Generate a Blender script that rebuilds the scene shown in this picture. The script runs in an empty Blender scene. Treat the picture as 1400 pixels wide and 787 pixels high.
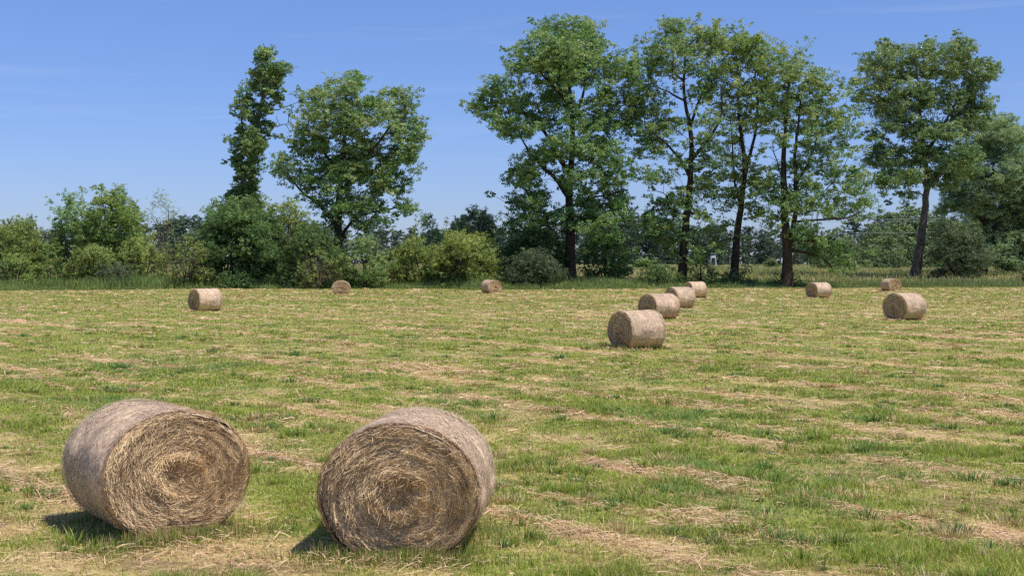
import bpy, math, random
import numpy as np

rng = np.random.default_rng(7)
F, PX0, PY0, CZ = 1750.0, 700.0, 359.0, 3.0      # focal length and horizon in photo pixels, eye height in metres
SUN_EL, SUN_TH = 64.0, 31.0                       # sun elevation; azimuth measured from +X towards the viewer

sc = bpy.context.scene
col = sc.collection

# ------------------------------------------------------------------ helpers
def link(o, parent=None):
    col.objects.link(o)
    if parent is not None: o.parent = parent
    return o

def tag(o, label=None, cat=None, group=None, kind=None):
    if label: o['label'] = label
    if cat: o['category'] = cat
    if group: o['group'] = group
    if kind: o['kind'] = kind
    return o

def empty(name, loc, rz=0.0):
    o = bpy.data.objects.new(name, None)
    o.empty_display_size = 0.3
    o.location = loc; o.rotation_euler = (0, 0, rz)
    return link(o)

def mesh_np(name, V, Q, mats, colour=None, smooth=False, mi=None):
    """quads Q (n,4) over V (m,3); colour (n,3) per face"""
    V = np.ascontiguousarray(V, dtype=np.float32); Q = np.ascontiguousarray(Q, dtype=np.int32)
    me = bpy.data.meshes.new(name)
    n = len(Q)
    me.vertices.add(len(V)); me.vertices.foreach_set('co', V.ravel())
    me.loops.add(n*4); me.loops.foreach_set('vertex_index', Q.ravel())
    me.polygons.add(n)
    me.polygons.foreach_set('loop_start', np.arange(0, n*4, 4, dtype=np.int32))
    me.polygons.foreach_set('loop_total', np.full(n, 4, dtype=np.int32))
    if mi is not None: me.polygons.foreach_set('material_index', np.asarray(mi, dtype=np.int32))
    me.polygons.foreach_set('use_smooth', np.full(n, bool(smooth)))
    if colour is not None:
        a = me.attributes.new('tint', 'FLOAT_COLOR', 'FACE')
        c = np.ones((n, 4), dtype=np.float32); c[:, :3] = colour
        a.data.foreach_set('color', c.ravel())
    me.update(calc_edges=True)
    for m in (mats if isinstance(mats, (list, tuple)) else [mats]): me.materials.append(m)
    return me

def obj_np(name, V, Q, mats, colour=None, parent=None, smooth=False, mi=None):
    return link(bpy.data.objects.new(name, mesh_np(name, V, Q, mats, colour, smooth, mi)), parent)

def unit(v):
    return v/np.maximum(np.linalg.norm(v, axis=-1, keepdims=True), 1e-9)

_T = np.random.default_rng(99).random((8, 256, 256))
def vnoise(x, y, s=0):
    T = _T[s % 8]
    x = np.asarray(x, float) + 37.3*s; y = np.asarray(y, float) + 11.7*s
    xi = np.floor(x).astype(int); yi = np.floor(y).astype(int)
    fx = x - xi; fy = y - yi
    fx = fx*fx*(3-2*fx); fy = fy*fy*(3-2*fy)
    a = T[xi & 255, yi & 255]; b = T[(xi+1) & 255, yi & 255]
    c = T[xi & 255, (yi+1) & 255]; d = T[(xi+1) & 255, (yi+1) & 255]
    return (a*(1-fx)+b*fx)*(1-fy) + (c*(1-fx)+d*fx)*fy
def fbm(x, y, s=0, o=3):
    r = 0; a = .5; t = 0
    for k in range(o):
        r = r + a*vnoise(x*2**k, y*2**k, s+k); t += a; a *= .55
    return r/t
def sst(a, b, x):
    t = np.clip((x-a)/(b-a), 0, 1); return t*t*(3-2*t)
def mixc(a, b, t):
    return np.asarray(a)*(1-t[:, None]) + np.asarray(b)*t[:, None]

def edge_y(x):                                     # where the mown field ends
    x = np.asarray(x, float)
    return 143 + .13*x*sst(-10, 40, x) + .07*x*sst(10, -40, x) + 9.0*(vnoise(x/15, x*0, 3)-.25) + 3.0*(vnoise(x/3.1, x*0, 4)-.5)
def ground_z(x, y):
    x = np.asarray(x, float); y = np.asarray(y, float)
    e = edge_y(x)
    z = 1.0*sst(e+6, e+48, y) + .8*sst(240, 460, y)
    z = z + .10*(fbm(x/14, y/14, 1, 2)-.5)*sst(2000, 100, y)
    z = z + .05*(fbm(x/2.2, y/2.2, 2, 2)-.5)*sst(120, 20, y)
    return z
def gz(x, y): return float(ground_z(np.array([x]), np.array([y]))[0])

# swath pattern of the mown field: 0 green .. 1 dry straw
def uv(x, y): return .66*x-.75*y, .75*x+.66*y
def dryness(x, y):
    u, v = uv(x, y)
    st = np.cos(2*np.pi*(v/3.4 + .55*(vnoise(u/16, v/7, 5)-.5)))
    d = .10*st + .95*(fbm(u/3.2, v/.8, 0, 3)-.5) + 1.0*(fbm(x/.8, y/.8, 3, 3)-.5) + .6*(fbm(x/11, y/11, 6, 2)-.5)
    d = d - .12
    d = d - .09*sst(28, 70, y)
    return sst(-.40, .50, d)
def swath(x, y):                                   # thin lines of raked straw left on the stubble
    u, v = uv(x, y)
    w = v/3.4 + .55*(vnoise(u/16, v/7, 5)-.5)
    k = np.abs(w-np.round(w))
    line = np.exp(-(k/(.03+.06*vnoise(u/1.6, v/1.2, 1)))**2)*sst(.38, .54, fbm(u/12, v/3.2, 2, 2))*sst(.2, .45, vnoise(u/1.1, v/.6, 6))
    blot = sst(.655, .76, fbm(u/3.0, v/.55, 4, 3))
    return np.clip(line+.8*blot, 0, 1)*(.35+.65*sst(11.5, 16, y))

# ------------------------------------------------------------------ materials
def nodes(name):
    m = bpy.data.materials.new(name); m.use_nodes = True
    nt = m.node_tree; nt.nodes.clear()
    return m, nt, nt.nodes.new('ShaderNodeOutputMaterial')
def N(nt, t, **kw):
    n = nt.nodes.new(t)
    for k, v in kw.items():
        if k in n.inputs: n.inputs[k].default_value = v
        else: setattr(n, k, v)
    return n
def L(nt, a, b): nt.links.new(a, b)
def mixrgb(nt, mode, fac, a, b):
    n = nt.nodes.new('ShaderNodeMix'); n.data_type = 'RGBA'; n.blend_type = mode
    for s, v in ((n.inputs[0], fac), (n.inputs[6], a), (n.inputs[7], b)):
        if hasattr(v, 'is_linked'): L(nt, v, s)
        else: s.default_value = v
    return n.outputs[2]

def leaf_material(name, trans=.35, gloss=.25, ttint=(1.25, 1.2, .55, 1), rough=.5):
    m, nt, out = nodes(name)
    at = N(nt, 'ShaderNodeAttribute', attribute_name='tint')
    p = N(nt, 'ShaderNodeBsdfPrincipled'); p.inputs['Roughness'].default_value = rough
    p.inputs['Specular IOR Level'].default_value = gloss
    L(nt, at.outputs['Color'], p.inputs['Base Color'])
    t = N(nt, 'ShaderNodeBsdfTranslucent')
    L(nt, mixrgb(nt, 'MULTIPLY', 1.0, at.outputs['Color'], ttint), t.inputs['Color'])
    mx = N(nt, 'ShaderNodeMixShader'); mx.inputs[0].default_value = trans
    L(nt, p.outputs[0], mx.inputs[1]); L(nt, t.outputs[0], mx.inputs[2]); L(nt, mx.outputs[0], out.inputs[0])
    return m
M_LEAF = leaf_material('leaf', .29)
M_FAR = leaf_material('distant_leaf', .25, .1, (1.1, 1.1, .8, 1), .7)
M_GRASS = leaf_material('grass_blade', .30, .2, (1.2, 1.15, .6, 1), .55)
M_STRAW = leaf_material('straw', .12, .25, (1.1, 1, .8, 1), .5)

def bark_material(name, c0, c1, sc_=3.0):
    m, nt, out = nodes(name)
    g = N(nt, 'ShaderNodeNewGeometry'); mp = N(nt, 'ShaderNodeMapping'); mp.inputs['Scale'].default_value = (sc_*2.5, sc_*2.5, sc_*.55)
    L(nt, g.outputs['Position'], mp.inputs[0])
    n = N(nt, 'ShaderNodeTexNoise'); n.inputs['Scale'].default_value = 1.0; n.inputs['Detail'].default_value = 5
    L(nt, mp.outputs[0], n.inputs['Vector'])
    r = N(nt, 'ShaderNodeValToRGB'); r.color_ramp.elements[0].position = .33; r.color_ramp.elements[1].position = .68
    r.color_ramp.elements[0].color = (*c0, 1); r.color_ramp.elements[1].color = (*c1, 1)
    L(nt, n.outputs['Fac'], r.inputs[0])
    p = N(nt, 'ShaderNodeBsdfPrincipled'); p.inputs['Roughness'].default_value = .85; p.inputs['Specular IOR Level'].default_value = .15
    b = N(nt, 'ShaderNodeBump'); b.inputs['Strength'].default_value = .9; b.inputs['Distance'].default_value = .12
    L(nt, n.outputs['Fac'], b.inputs['Height']); L(nt, b.outputs[0], p.inputs['Normal'])
    L(nt, r.outputs[0], p.inputs['Base Color']); L(nt, p.outputs[0], out.inputs[0])
    return m
M_BARK = bark_material('bark_dark', (.022, .016, .012), (.09, .068, .052))
M_BARK2 = bark_material('bark_grey', (.06, .047, .037), (.21, .17, .135))
M_TWIG = bark_material('dry_twig', (.10, .075, .05), (.24, .19, .135), 8)
M_WOOD = bark_material('weathered_wood', (.05, .03, .02), (.12, .075, .05), 6)

def ground_material():
    m, nt, out = nodes('ground_turf')
    at = N(nt, 'ShaderNodeAttribute', attribute_name='tint')
    g = N(nt, 'ShaderNodeNewGeometry')
    n1 = N(nt, 'ShaderNodeTexNoise'); n1.inputs['Scale'].default_value = 9; n1.inputs['Detail'].default_value = 8; n1.inputs['Roughness'].default_value = .7
    n2 = N(nt, 'ShaderNodeTexNoise'); n2.inputs['Scale'].default_value = .9; n2.inputs['Detail'].default_value = 7; n2.inputs['Roughness'].default_value = .65
    L(nt, g.outputs['Position'], n1.inputs['Vector']); L(nt, g.outputs['Position'], n2.inputs['Vector'])
    r1 = N(nt, 'ShaderNodeMapRange'); r1.inputs[1].default_value = .3; r1.inputs[2].default_value = .7; r1.inputs[3].default_value = .45; r1.inputs[4].default_value = 1.45
    L(nt, n1.outputs['Fac'], r1.inputs[0])
    c = mixrgb(nt, 'MULTIPLY', 1.0, at.outputs['Color'], r1.outputs[0])
    r2 = N(nt, 'ShaderNodeMapRange'); r2.inputs[1].default_value = .5; r2.inputs[2].default_value = .68; r2.inputs[3].default_value = 0; r2.inputs[4].default_value = .45
    L(nt, n2.outputs['Fac'], r2.inputs[0])
    c = mixrgb(nt, 'MIX', r2.outputs[0], c, (.30, .215, .115, 1))
    p = N(nt, 'ShaderNodeBsdfPrincipled'); p.inputs['Roughness'].default_value = .9; p.inputs['Specular IOR Level'].default_value = .1
    b = N(nt, 'ShaderNodeBump'); b.inputs['Strength'].default_value = .8; b.inputs['Distance'].default_value = .06
    L(nt, n1.outputs['Fac'], b.inputs['Height']); L(nt, b.outputs[0], p.inputs['Normal'])
    L(nt, c, p.inputs['Base Color']); L(nt, p.outputs[0], out.inputs[0])
    return m
M_GROUND = ground_material()

def bale_material(name, c0, c1, c2, net):
    m, nt, out = nodes(name)
    tc = N(nt, 'ShaderNodeTexCoord'); oi = N(nt, 'ShaderNodeObjectInfo')
    av = N(nt, 'ShaderNodeVectorMath'); av.operation = 'ADD'
    L(nt, tc.outputs['Object'], av.inputs[0]); L(nt, oi.outputs['Location'], av.inputs[1])
    mp = N(nt, 'ShaderNodeMapping'); mp.inputs['Scale'].default_value = (20, 34 if net else 20, 20)
    L(nt, av.outputs[0], mp.inputs[0])
    n = N(nt, 'ShaderNodeTexNoise'); n.inputs['Scale'].default_value = 1; n.inputs['Detail'].default_value = 6; n.inputs['Roughness'].default_value = .75
    L(nt, mp.outputs[0], n.inputs['Vector'])
    r = N(nt, 'ShaderNodeValToRGB')
    e = r.color_ramp.elements; e[0].position = .34; e[0].color = (*c0, 1); e[1].position = .66; e[1].color = (*c2, 1)
    k = e.new(.5); k.color = (*c1, 1)
    L(nt, n.outputs['Fac'], r.inputs[0])
    n2 = N(nt, 'ShaderNodeTexNoise'); n2.inputs['Scale'].default_value = 3.2; n2.inputs['Detail'].default_value = 4
    L(nt, av.outputs[0], n2.inputs['Vector'])
    mr = N(nt, 'ShaderNodeMapRange'); mr.inputs[1].default_value = .3; mr.inputs[2].default_value = .7; mr.inputs[3].default_value = .66; mr.inputs[4].default_value = 1.2
    L(nt, n2.outputs['Fac'], mr.inputs[0])
    c = mixrgb(nt, 'MULTIPLY', 1.0, r.outputs[0], mr.outputs[0])
    if net:                                        # faint bands where the net overlaps
        m3 = N(nt, 'ShaderNodeMapping'); m3.inputs['Scale'].default_value = (1.0, 13, 1.0); L(nt, av.outputs[0], m3.inputs[0])
        n3 = N(nt, 'ShaderNodeTexNoise'); n3.inputs['Scale'].default_value = 1; n3.inputs['Detail'].default_value = 5; L(nt, m3.outputs[0], n3.inputs['Vector'])
        r3 = N(nt, 'ShaderNodeMapRange'); r3.inputs[1].default_value = .3; r3.inputs[2].default_value = .7; r3.inputs[3].default_value = .72; r3.inputs[4].default_value = 1.18
        L(nt, n3.outputs['Fac'], r3.inputs[0]); c = mixrgb(nt, 'MULTIPLY', 1.0, c, r3.outputs[0])
    r4 = N(nt, 'ShaderNodeMapRange'); r4.inputs[3].default_value = .80; r4.inputs[4].default_value = 1.04
    L(nt, oi.outputs['Random'], r4.inputs[0]); c = mixrgb(nt, 'MULTIPLY', 1.0, c, r4.outputs[0])
    p = N(nt, 'ShaderNodeBsdfPrincipled'); p.inputs['Roughness'].default_value = .62 if net else .8; p.inputs['Specular IOR Level'].default_value = .35 if net else .15
    b = N(nt, 'ShaderNodeBump'); b.inputs['Strength'].default_value = .8; b.inputs['Distance'].default_value = .02
    L(nt, n.outputs['Fac'], b.inputs['Height']); L(nt, b.outputs[0], p.inputs['Normal'])
    L(nt, c, p.inputs['Base Color']); L(nt, p.outputs[0], out.inputs[0])
    return m
M_WRAP = bale_material('bale_side', (.26, .15, .075), (.68, .47, .29), (.95, .76, .55), True)
M_END = bale_material('bale_end', (.13, .070, .032), (.40, .24, .115), (.68, .45, .24), False)

def plain(name, c, rough=.7, metal=0.0):
    m, nt, out = nodes(name)
    g = N(nt, 'ShaderNodeNewGeometry'); n = N(nt, 'ShaderNodeTexNoise'); n.inputs['Scale'].default_value = 4; n.inputs['Detail'].default_value = 4
    L(nt, g.outputs['Position'], n.inputs['Vector'])
    mr = N(nt, 'ShaderNodeMapRange'); mr.inputs[3].default_value = .8; mr.inputs[4].default_value = 1.1; L(nt, n.outputs['Fac'], mr.inputs[0])
    p = N(nt, 'ShaderNodeBsdfPrincipled'); p.inputs['Roughness'].default_value = rough; p.inputs['Metallic'].default_value = metal
    L(nt, mixrgb(nt, 'MULTIPLY', 1.0, (*c, 1), mr.outputs[0]), p.inputs['Base Color']); L(nt, p.outputs[0], out.inputs[0])
    return m
M_WHITE = plain('white_board', (.72, .74, .74))
M_CABLE = plain('cable', (.25, .26, .28), .5)

# ------------------------------------------------------------------ strands (blades, straws, twigs)
def ribbons(P, W, side):
    """P (n,k,3) points along each strand, W (n,k) half widths, side (n,3) or (n,k,3): V, Q"""
    n, k, _ = P.shape
    if side.ndim == 2: side = side[:, None, :]
    A = P - side*W[..., None]; B = P + side*W[..., None]
    V = np.stack([A, B], 2).reshape(-1, 3)
    base = (np.arange(n)*k*2)[:, None] + (np.arange(k-1)*2)[None]
    Q = np.stack([base, base+1, base+3, base+2], -1).reshape(-1, 4)
    return V, Q

class Bag:
    def __init__(s): s.V = []; s.Q = []; s.C = []; s.n = 0
    def add(s, V, Q, C=None):
        s.V.append(V); s.Q.append(Q+s.n); s.n += len(V)
        if C is not None: s.C.append(C)
    def out(s): return np.concatenate(s.V), np.concatenate(s.Q), (np.concatenate(s.C) if s.C else None)

def tube(P, R, n=6):
    """closed-ish tube along polyline P (k,3) with radii R (k)"""
    P = np.asarray(P, float); k = len(P)
    T = unit(np.gradient(P, axis=0))
    ref = np.array([0, 1., 0]) if abs(T[0][1]) < .8 else np.array([1., 0, 0])
    a = unit(np.cross(T, ref)); b = np.cross(T, a)
    th = np.linspace(0, 2*np.pi, n, endpoint=False)
    V = P[:, None] + np.asarray(R)[:, None, None]*(a[:, None]*np.cos(th)[None, :, None] + b[:, None]*np.sin(th)[None, :, None])
    i = np.arange(k-1)[:, None]*n; j = np.arange(n)[None]; j2 = (j+1) % n
    Q = np.stack([i+j, i+j2, i+n+j2, i+n+j], -1).reshape(-1, 4)
    return V.reshape(-1, 3), Q

def box_vq(c, s):
    c = np.asarray(c, float); s = np.asarray(s, float)/2
    V = np.array([[x, y, z] for x in (-1, 1) for y in (-1, 1) for z in (-1, 1)])*s + c
    Q = np.array([[0, 1, 3, 2], [4, 6, 7, 5], [0, 4, 5, 1], [2, 3, 7, 6], [0, 2, 6, 4], [1, 5, 7, 3]])
    return V, Q

# ------------------------------------------------------------------ ground sheet
def build_ground():
    ys = np.concatenate([np.linspace(-60, 4, 14), 4+np.cumsum(np.full(260, .12)), ])
    y = ys[-1]; more = []
    while y < 5000:
        y += max(.13, (y-30)*.012); more.append(y)
    ys = np.concatenate([ys, more])
    xs = [0.0]; x = 0.0
    while x < 4000:
        x += max(.14, (x-14)*.03); xs.append(x)
    xs = np.array(xs); xs = np.concatenate([-xs[:0:-1], xs])
    X, Y = np.meshgrid(xs, ys)
    Z = ground_z(X, Y)
    V = np.stack([X, Y, Z], -1).reshape(-1, 3)
    ny, nx = X.shape
    i = (np.arange(ny-1)[:, None]*nx + np.arange(nx-1)[None]).ravel()
    Q = np.stack([i, i+1, i+nx+1, i+nx], -1)
    cx = V[Q].mean(1)
    x, y = cx[:, 0], cx[:, 1]
    d = dryness(x, y); s = swath(x, y)
    c = mixc((.28, .295, .065), (.53, .40, .17), d)
    c = mixc(c, (.68, .45, .26), s*.66)
    e = edge_y(x)
    mead = mixc((.20, .22, .075), (.46, .40, .19), sst(.3, .7, fbm(x/40, y/90, 2, 3)))
    c = c*(1-sst(e-1, e+1, y))[:, None] + mead*sst(e-1, e+1, y)[:, None]
    bare = sst(.60, .72, fbm(x/.55, y/.55, 6, 3))*.55*(1-sst(e-1, e+1, y))
    c = mixc(c, (.16, .10, .055), bare)
    c *= (.85+.3*fbm(x/3, y/3, 7, 3))[:, None]
    o = obj_np('ground', V, Q, M_GROUND, c, smooth=True)
    tag(o, kind='structure')
build_ground()

# ------------------------------------------------------------------ grass of the field
def wedge(n, d0, d1, half=.50):
    """points with a density that falls with the square of the distance"""
    d = np.exp(rng.uniform(math.log(d0), math.log(d1), n))
    x = d*rng.uniform(-half, half, n)
    # a margin of five metres on either side, at the same density
    m = int(n*5/(half*d0))
    dm = np.exp(rng.uniform(math.log(d0), math.log(d1), m)); dm = dm[rng.random(m) < d0/dm]
    xm = rng.choice([-1, 1], len(dm))*(half*dm+5*rng.random(len(dm)))
    return np.concatenate([x, xm]), np.concatenate([d, dm])
def keep_off_bales(x, y): return np.ones(len(x), bool)

def build_field_grass():
    bag = Bag()
    # two-segment blades close by, one-segment blades far off
    for (n, d0, d1, k) in ((780000, 7.0, 40, 3), (420000, 40, 170, 2)):
        x, y = wedge(n, d0, d1); n = len(x)
        d = dryness(x, y); s = swath(x, y)
        cl = fbm(x/.32, y/.32, 1, 2); cl2 = fbm(x/1.1, y/1.1, 5, 2)
        lush = sst(.55, .80, cl2 + .35*(cl-.5))*(1-d)
        keep = (rng.random(n) < (.35+.65*sst(.3, .6, cl))*(1-.72*d)*(1-.62*s)) & (y < edge_y(x)+1)
        x, y, d, s, cl, lush = (a[keep] for a in (x, y, d, s, cl, lush))
        n = len(x)
        h = (.028 + .050*rng.random(n)**1.6)*(1-.45*d) + lush*(.035+.075*rng.random(n))
        h *= 1+.25*sst(40, 120, y)
        dry = rng.random(n) < .13+.50*d+.3*s
        az = rng.uniform(0, 2*np.pi, n); lean = np.abs(rng.normal(0, .45, n))+.1
        dirn = np.stack([np.cos(az), np.sin(az), np.zeros(n)], -1)
        root = np.stack([x, y, ground_z(x, y)-.004], -1)
        P = np.zeros((n, k, 3))
        for j in range(k):
            t = j/(k-1)
            P[:, j] = root + dirn*(h*lean*t**1.7)[:, None]*1.1 + np.array([0, 0, 1.])*(h*(t-.18*lean*t*t))[:, None]
        w0 = np.maximum(.0026, .00030*y)*rng.uniform(.7, 1.3, n)
        W = np.stack([w0*(1-.85*(j/(k-1))**1.5) for j in range(k)], 1)
        sd = rng.uniform(0, 2*np.pi, n)
        side = np.stack([np.cos(sd), np.sin(sd)*.5, np.zeros(n)], -1); side = unit(side)
        V, Q = ribbons(P, W, side)
        tone = fbm(x/.8, y/.8, 6, 2)
        g = mixc((.19, .278, .042), (.485, .565, .108), np.clip(rng.random(n)*.65+.75*(tone-.3), 0, 1))
        blue = sst(.56, .72, fbm(x/2.4, y/2.4, 2, 2))*.6
        g = mixc(g, (.20, .35, .11), blue)
        st = mixc((.38, .28, .12), (.76, .60, .32), rng.random(n))
        c = np.where(dry[:, None], st, g)*(rng.uniform(.8, 1.2, n)*(1-.13*sst(25, 60, y)))[:, None]
        C = np.repeat(c, k-1, 0)
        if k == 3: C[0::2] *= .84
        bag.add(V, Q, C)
    # tufts the mower missed: fuller, longer, darker at the foot
    nt_ = 3600
    tx, ty = wedge(nt_, 7.2, 60); nt_ = len(tx)
    ok = (dryness(tx, ty) < .62) & (rng.random(nt_) < .25+.75*sst(.42, .6, fbm(tx/2.2, ty/2.2, 5, 2)))
    tx, ty = tx[ok], ty[ok]; nt_ = len(tx)
    big = rng.random(nt_)**2.2
    dead = rng.random(nt_) < .22
    tint_ = rng.random(nt_)
    nb = (34+60*big).astype(int)
    i = np.repeat(np.arange(nt_), nb); n = len(i)
    rad = (.035+.10*big)[i]*(1+.012*ty[i])
    a = rng.uniform(0, 2*np.pi, n); rr = rad*np.abs(rng.normal(0, .8, n))
    x = tx[i]+np.cos(a)*rr*1.5; y = ty[i]+np.sin(a)*rr
    h = (.055+.125*big[i])*rng.uniform(.45, 1.25, n)*np.where(ty[i] > 25, .8, 1)
    az = a+rng.normal(0, .6, n); lean = np.clip(rr/rad*.45, 0, 1.1)+np.abs(rng.normal(0, .25, n))
    dirn = np.stack([np.cos(az), np.sin(az), np.zeros(n)], -1)
    root = np.stack([x, y, ground_z(x, y)-.005], -1)
    P = np.stack([root+dirn*(h*lean*t**1.8)[:, None]+np.array([0, 0, 1.])*(h*(t-.22*lean*t*t))[:, None] for t in (0, .4, .75, 1)], 1)
    w0 = np.maximum(.0030, .00030*y)*rng.uniform(.7, 1.3, n)
    W = np.stack([w0*.8, w0, w0*.7, w0*.12], 1)
    sd = rng.uniform(-1, 1, n)
    V, Q = ribbons(P, W, np.stack([np.cos(sd), np.sin(sd), np.zeros(n)], -1))
    g = mixc((.13, .225, .044), (.38, .48, .085), np.clip(.6*tint_[i]+.45*rng.random(n), 0, 1))
    g = np.where((tint_ < .3)[i][:, None], g*np.array([.8, .98, 1.5]), g)
    st = mixc((.42, .31, .14), (.85, .68, .40), rng.random(n))
    c = np.where((dead[i] | (rng.random(n) < .13))[:, None], st, g)*rng.uniform(.8, 1.2, n)[:, None]
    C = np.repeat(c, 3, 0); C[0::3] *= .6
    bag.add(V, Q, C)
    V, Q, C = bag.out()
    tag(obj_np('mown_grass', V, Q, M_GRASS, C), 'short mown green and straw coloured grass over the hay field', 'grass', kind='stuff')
    # cut straw left lying
    n = 460000
    x, y = wedge(n, 7.0, 150); n = len(x)
    d = dryness(x, y); s = swath(x, y)
    keep = (rng.random(n) < .03+.13*d+.58*s) & (y < edge_y(x))
    x, y, d, s = (a[keep] for a in (x, y, d, s)); n = len(x)
    u = np.arctan2(-.75, .66)
    az = np.where(rng.random(n) < .5, rng.normal(u, .5, n), rng.uniform(0, 2*np.pi, n))
    ln = rng.uniform(.05, .20, n)*(1+.02*y)
    lift = np.abs(rng.normal(0, .018, n)) + .06*s*rng.random(n) + .004
    dr = np.stack([np.cos(az), np.sin(az), rng.normal(0, .14, n)], -1)
    mid = np.stack([x, y, ground_z(x, y)+lift], -1)
    P = np.stack([mid-dr*ln[:, None]*.5, mid+np.array([0, 0, .006]), mid+dr*ln[:, None]*.5], 1)
    P[:, :, 2] = np.maximum(P[:, :, 2], ground_z(x, y)[:, None]+.003)
    w = np.maximum(.0020, .00024*y)*rng.uniform(.7, 1.3, n)
    side = unit(np.stack([-np.sin(az), np.cos(az), rng.normal(0, .6, n)], -1))
    V, Q = ribbons(P, np.repeat(w[:, None], 3, 1), side)
    c = mixc((.44, .27, .15), (.90, .64, .41), rng.random(n)**1.1)
    tag(obj_np('straw_litter', V, Q, M_STRAW, np.repeat(c, 2, 0)), 'loose pale straw lying in thin swaths across the mown field', 'straw', kind='stuff')
build_field_grass()

def tall_blades(x, y, h, w, g0, g1, dryp, st0=(.30, .24, .12), st1=(.50, .42, .24)):
    n = len(x)
    az = rng.uniform(0, 2*np.pi, n); lean = np.abs(rng.normal(0, .22, n))+.04
    dirn = np.stack([np.cos(az), np.sin(az), np.zeros(n)], -1)
    root = np.stack([x, y, ground_z(x, y)-.03], -1)
    P = np.stack([root + dirn*(h*lean*t**1.8)[:, None] + np.array([0, 0, 1.])*(h*(t-.1*lean*t))[:, None] for t in (0, .55, 1)], 1)
    W = np.stack([w, w*.8, w*.15], 1)
    sd = rng.uniform(-.9, .9, n)
    V, Q = ribbons(P, W, np.stack([np.cos(sd), np.sin(sd), np.zeros(n)], -1))
    g = mixc(g0, g1, np.clip(rng.random(n)*.6+.8*(fbm(x/4, y/4, 3, 2)-.3), 0, 1))
    st = mixc(st0, st1, rng.random(n))
    c = np.where((rng.random(n) < dryp)[:, None], st, g)*rng.uniform(.75, 1.2, n)[:, None]
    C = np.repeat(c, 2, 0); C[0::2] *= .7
    return V, Q, C

def build_tall_grass():
    bag = Bag()
    n = 170000
    x = rng.uniform(-95, 105, n); e = edge_y(x)
    y = e + 16*rng.random(n)**1.25
    t = y-e
    cl = fbm(x/2.2, y/1.6, 4, 3)
    keep = rng.random(n) < sst(.30, .58, cl)*.9+.1
    x, y, t, cl = (a[keep] for a in (x, y, t, cl)); n = len(x)
    leftz = sst(-22, -40, x)
    h = (.25+.75*sst(0, 5, t))*(.45+.55*rng.random(n))*(.75+.7*cl)
    h = h*(1+.1*leftz)*1.0*(.6+.9*vnoise(x/6, y/6, 2))*(1-.3*sst(5, 25, x))
    weed = rng.random(n) < .04*sst(.5, .7, vnoise(x/2.5, y/3, 6)); h = np.where(weed, h*1.7, h)
    w = rng.uniform(.018, .038, n)
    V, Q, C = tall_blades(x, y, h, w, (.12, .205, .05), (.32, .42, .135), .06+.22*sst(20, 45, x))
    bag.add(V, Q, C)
    V, Q, C = bag.out()
    tag(obj_np('tall_grass', V, Q, M_GRASS, C), 'tall uncut grass strip along the far edge of the field', 'grass', kind='stuff')
    # meadow behind the trees
    n = 120000
    y = np.exp(rng.uniform(math.log(160), math.log(440), n)); x = y*rng.uniform(-.5, .52, n)
    keep = (y > edge_y(x)+12)
    x, y = x[keep], y[keep]; n = len(x)
    h = rng.uniform(.35, 1.0, n)*(.6+.8*fbm(x/9, y/20, 1, 2))
    w = .00022*y*rng.uniform(.7, 1.4, n)
    pale = sst(.35, .62, fbm(x/30, y/60, 2, 3))
    V, Q, C = tall_blades(x, y, h, w, (.18, .23, .07), (.36, .40, .15), .2+.5*pale, (.45, .37, .2), (.70, .60, .36))
    tag(obj_np('meadow_grass', V, Q, M_GRASS, C), 'pale seeding meadow grass beyond the tall trees', 'grass', kind='stuff')
build_tall_grass()

# ------------------------------------------------------------------ hay bales
BW, BH, BL = 1.67, 1.43, 1.48
def bale_section(th, r=1.0):
    """squashed round section: x, z for angle th (0 = right, pi/2 = up) and relative radius r"""
    x = BW/2*np.cos(th)*r
    z = np.sin(th)
    z = np.where(z < 0, -np.abs(z)**1.0*np.minimum(1, 1.0), z)
    zz = BH/2 + BH/2*z*r
    sag = np.maximum(0, -np.sin(th))**3
    x = x*(1+.10*sag*np.abs(np.cos(th)))
    return x, np.maximum(zz, .055+.0*zz)

def end_profile(r, th, k):
    """how far the end face stands out from the flat at radius r"""
    R = np.random.default_rng(50+k)
    ph = R.uniform(0, 6.28, 6)
    rings = .004*np.sin(r*46+th*1.0+ph[0]) + .055*(fbm(np.cos(th)*r*5+th*1.2, r*17+np.sin(th)*1.5, k % 4, 3)-.5)
    lump = .02*np.sin(3*th+ph[2]+r*4) + .018*np.sin(5*th+ph[3]-r*7)
    ox, oz = R.uniform(-.12, .12, 2)
    q = np.hypot(r*np.cos(th)-ox, r*np.sin(th)-oz)
    core = -.07*np.exp(-(q/.15)**2) - .04*np.exp(-(np.hypot(r*np.cos(th)+.2*np.cos(ph[4]), r*np.sin(th)+.2*np.sin(ph[4]))/.09)**2) + .03*np.exp(-((r-.30)/.10)**2)
    rim = -.10*np.clip((r-.90)/.10, 0, 1)**2
    return rings*np.clip(r*4, 0, 1) + lump*r + core + rim

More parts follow.
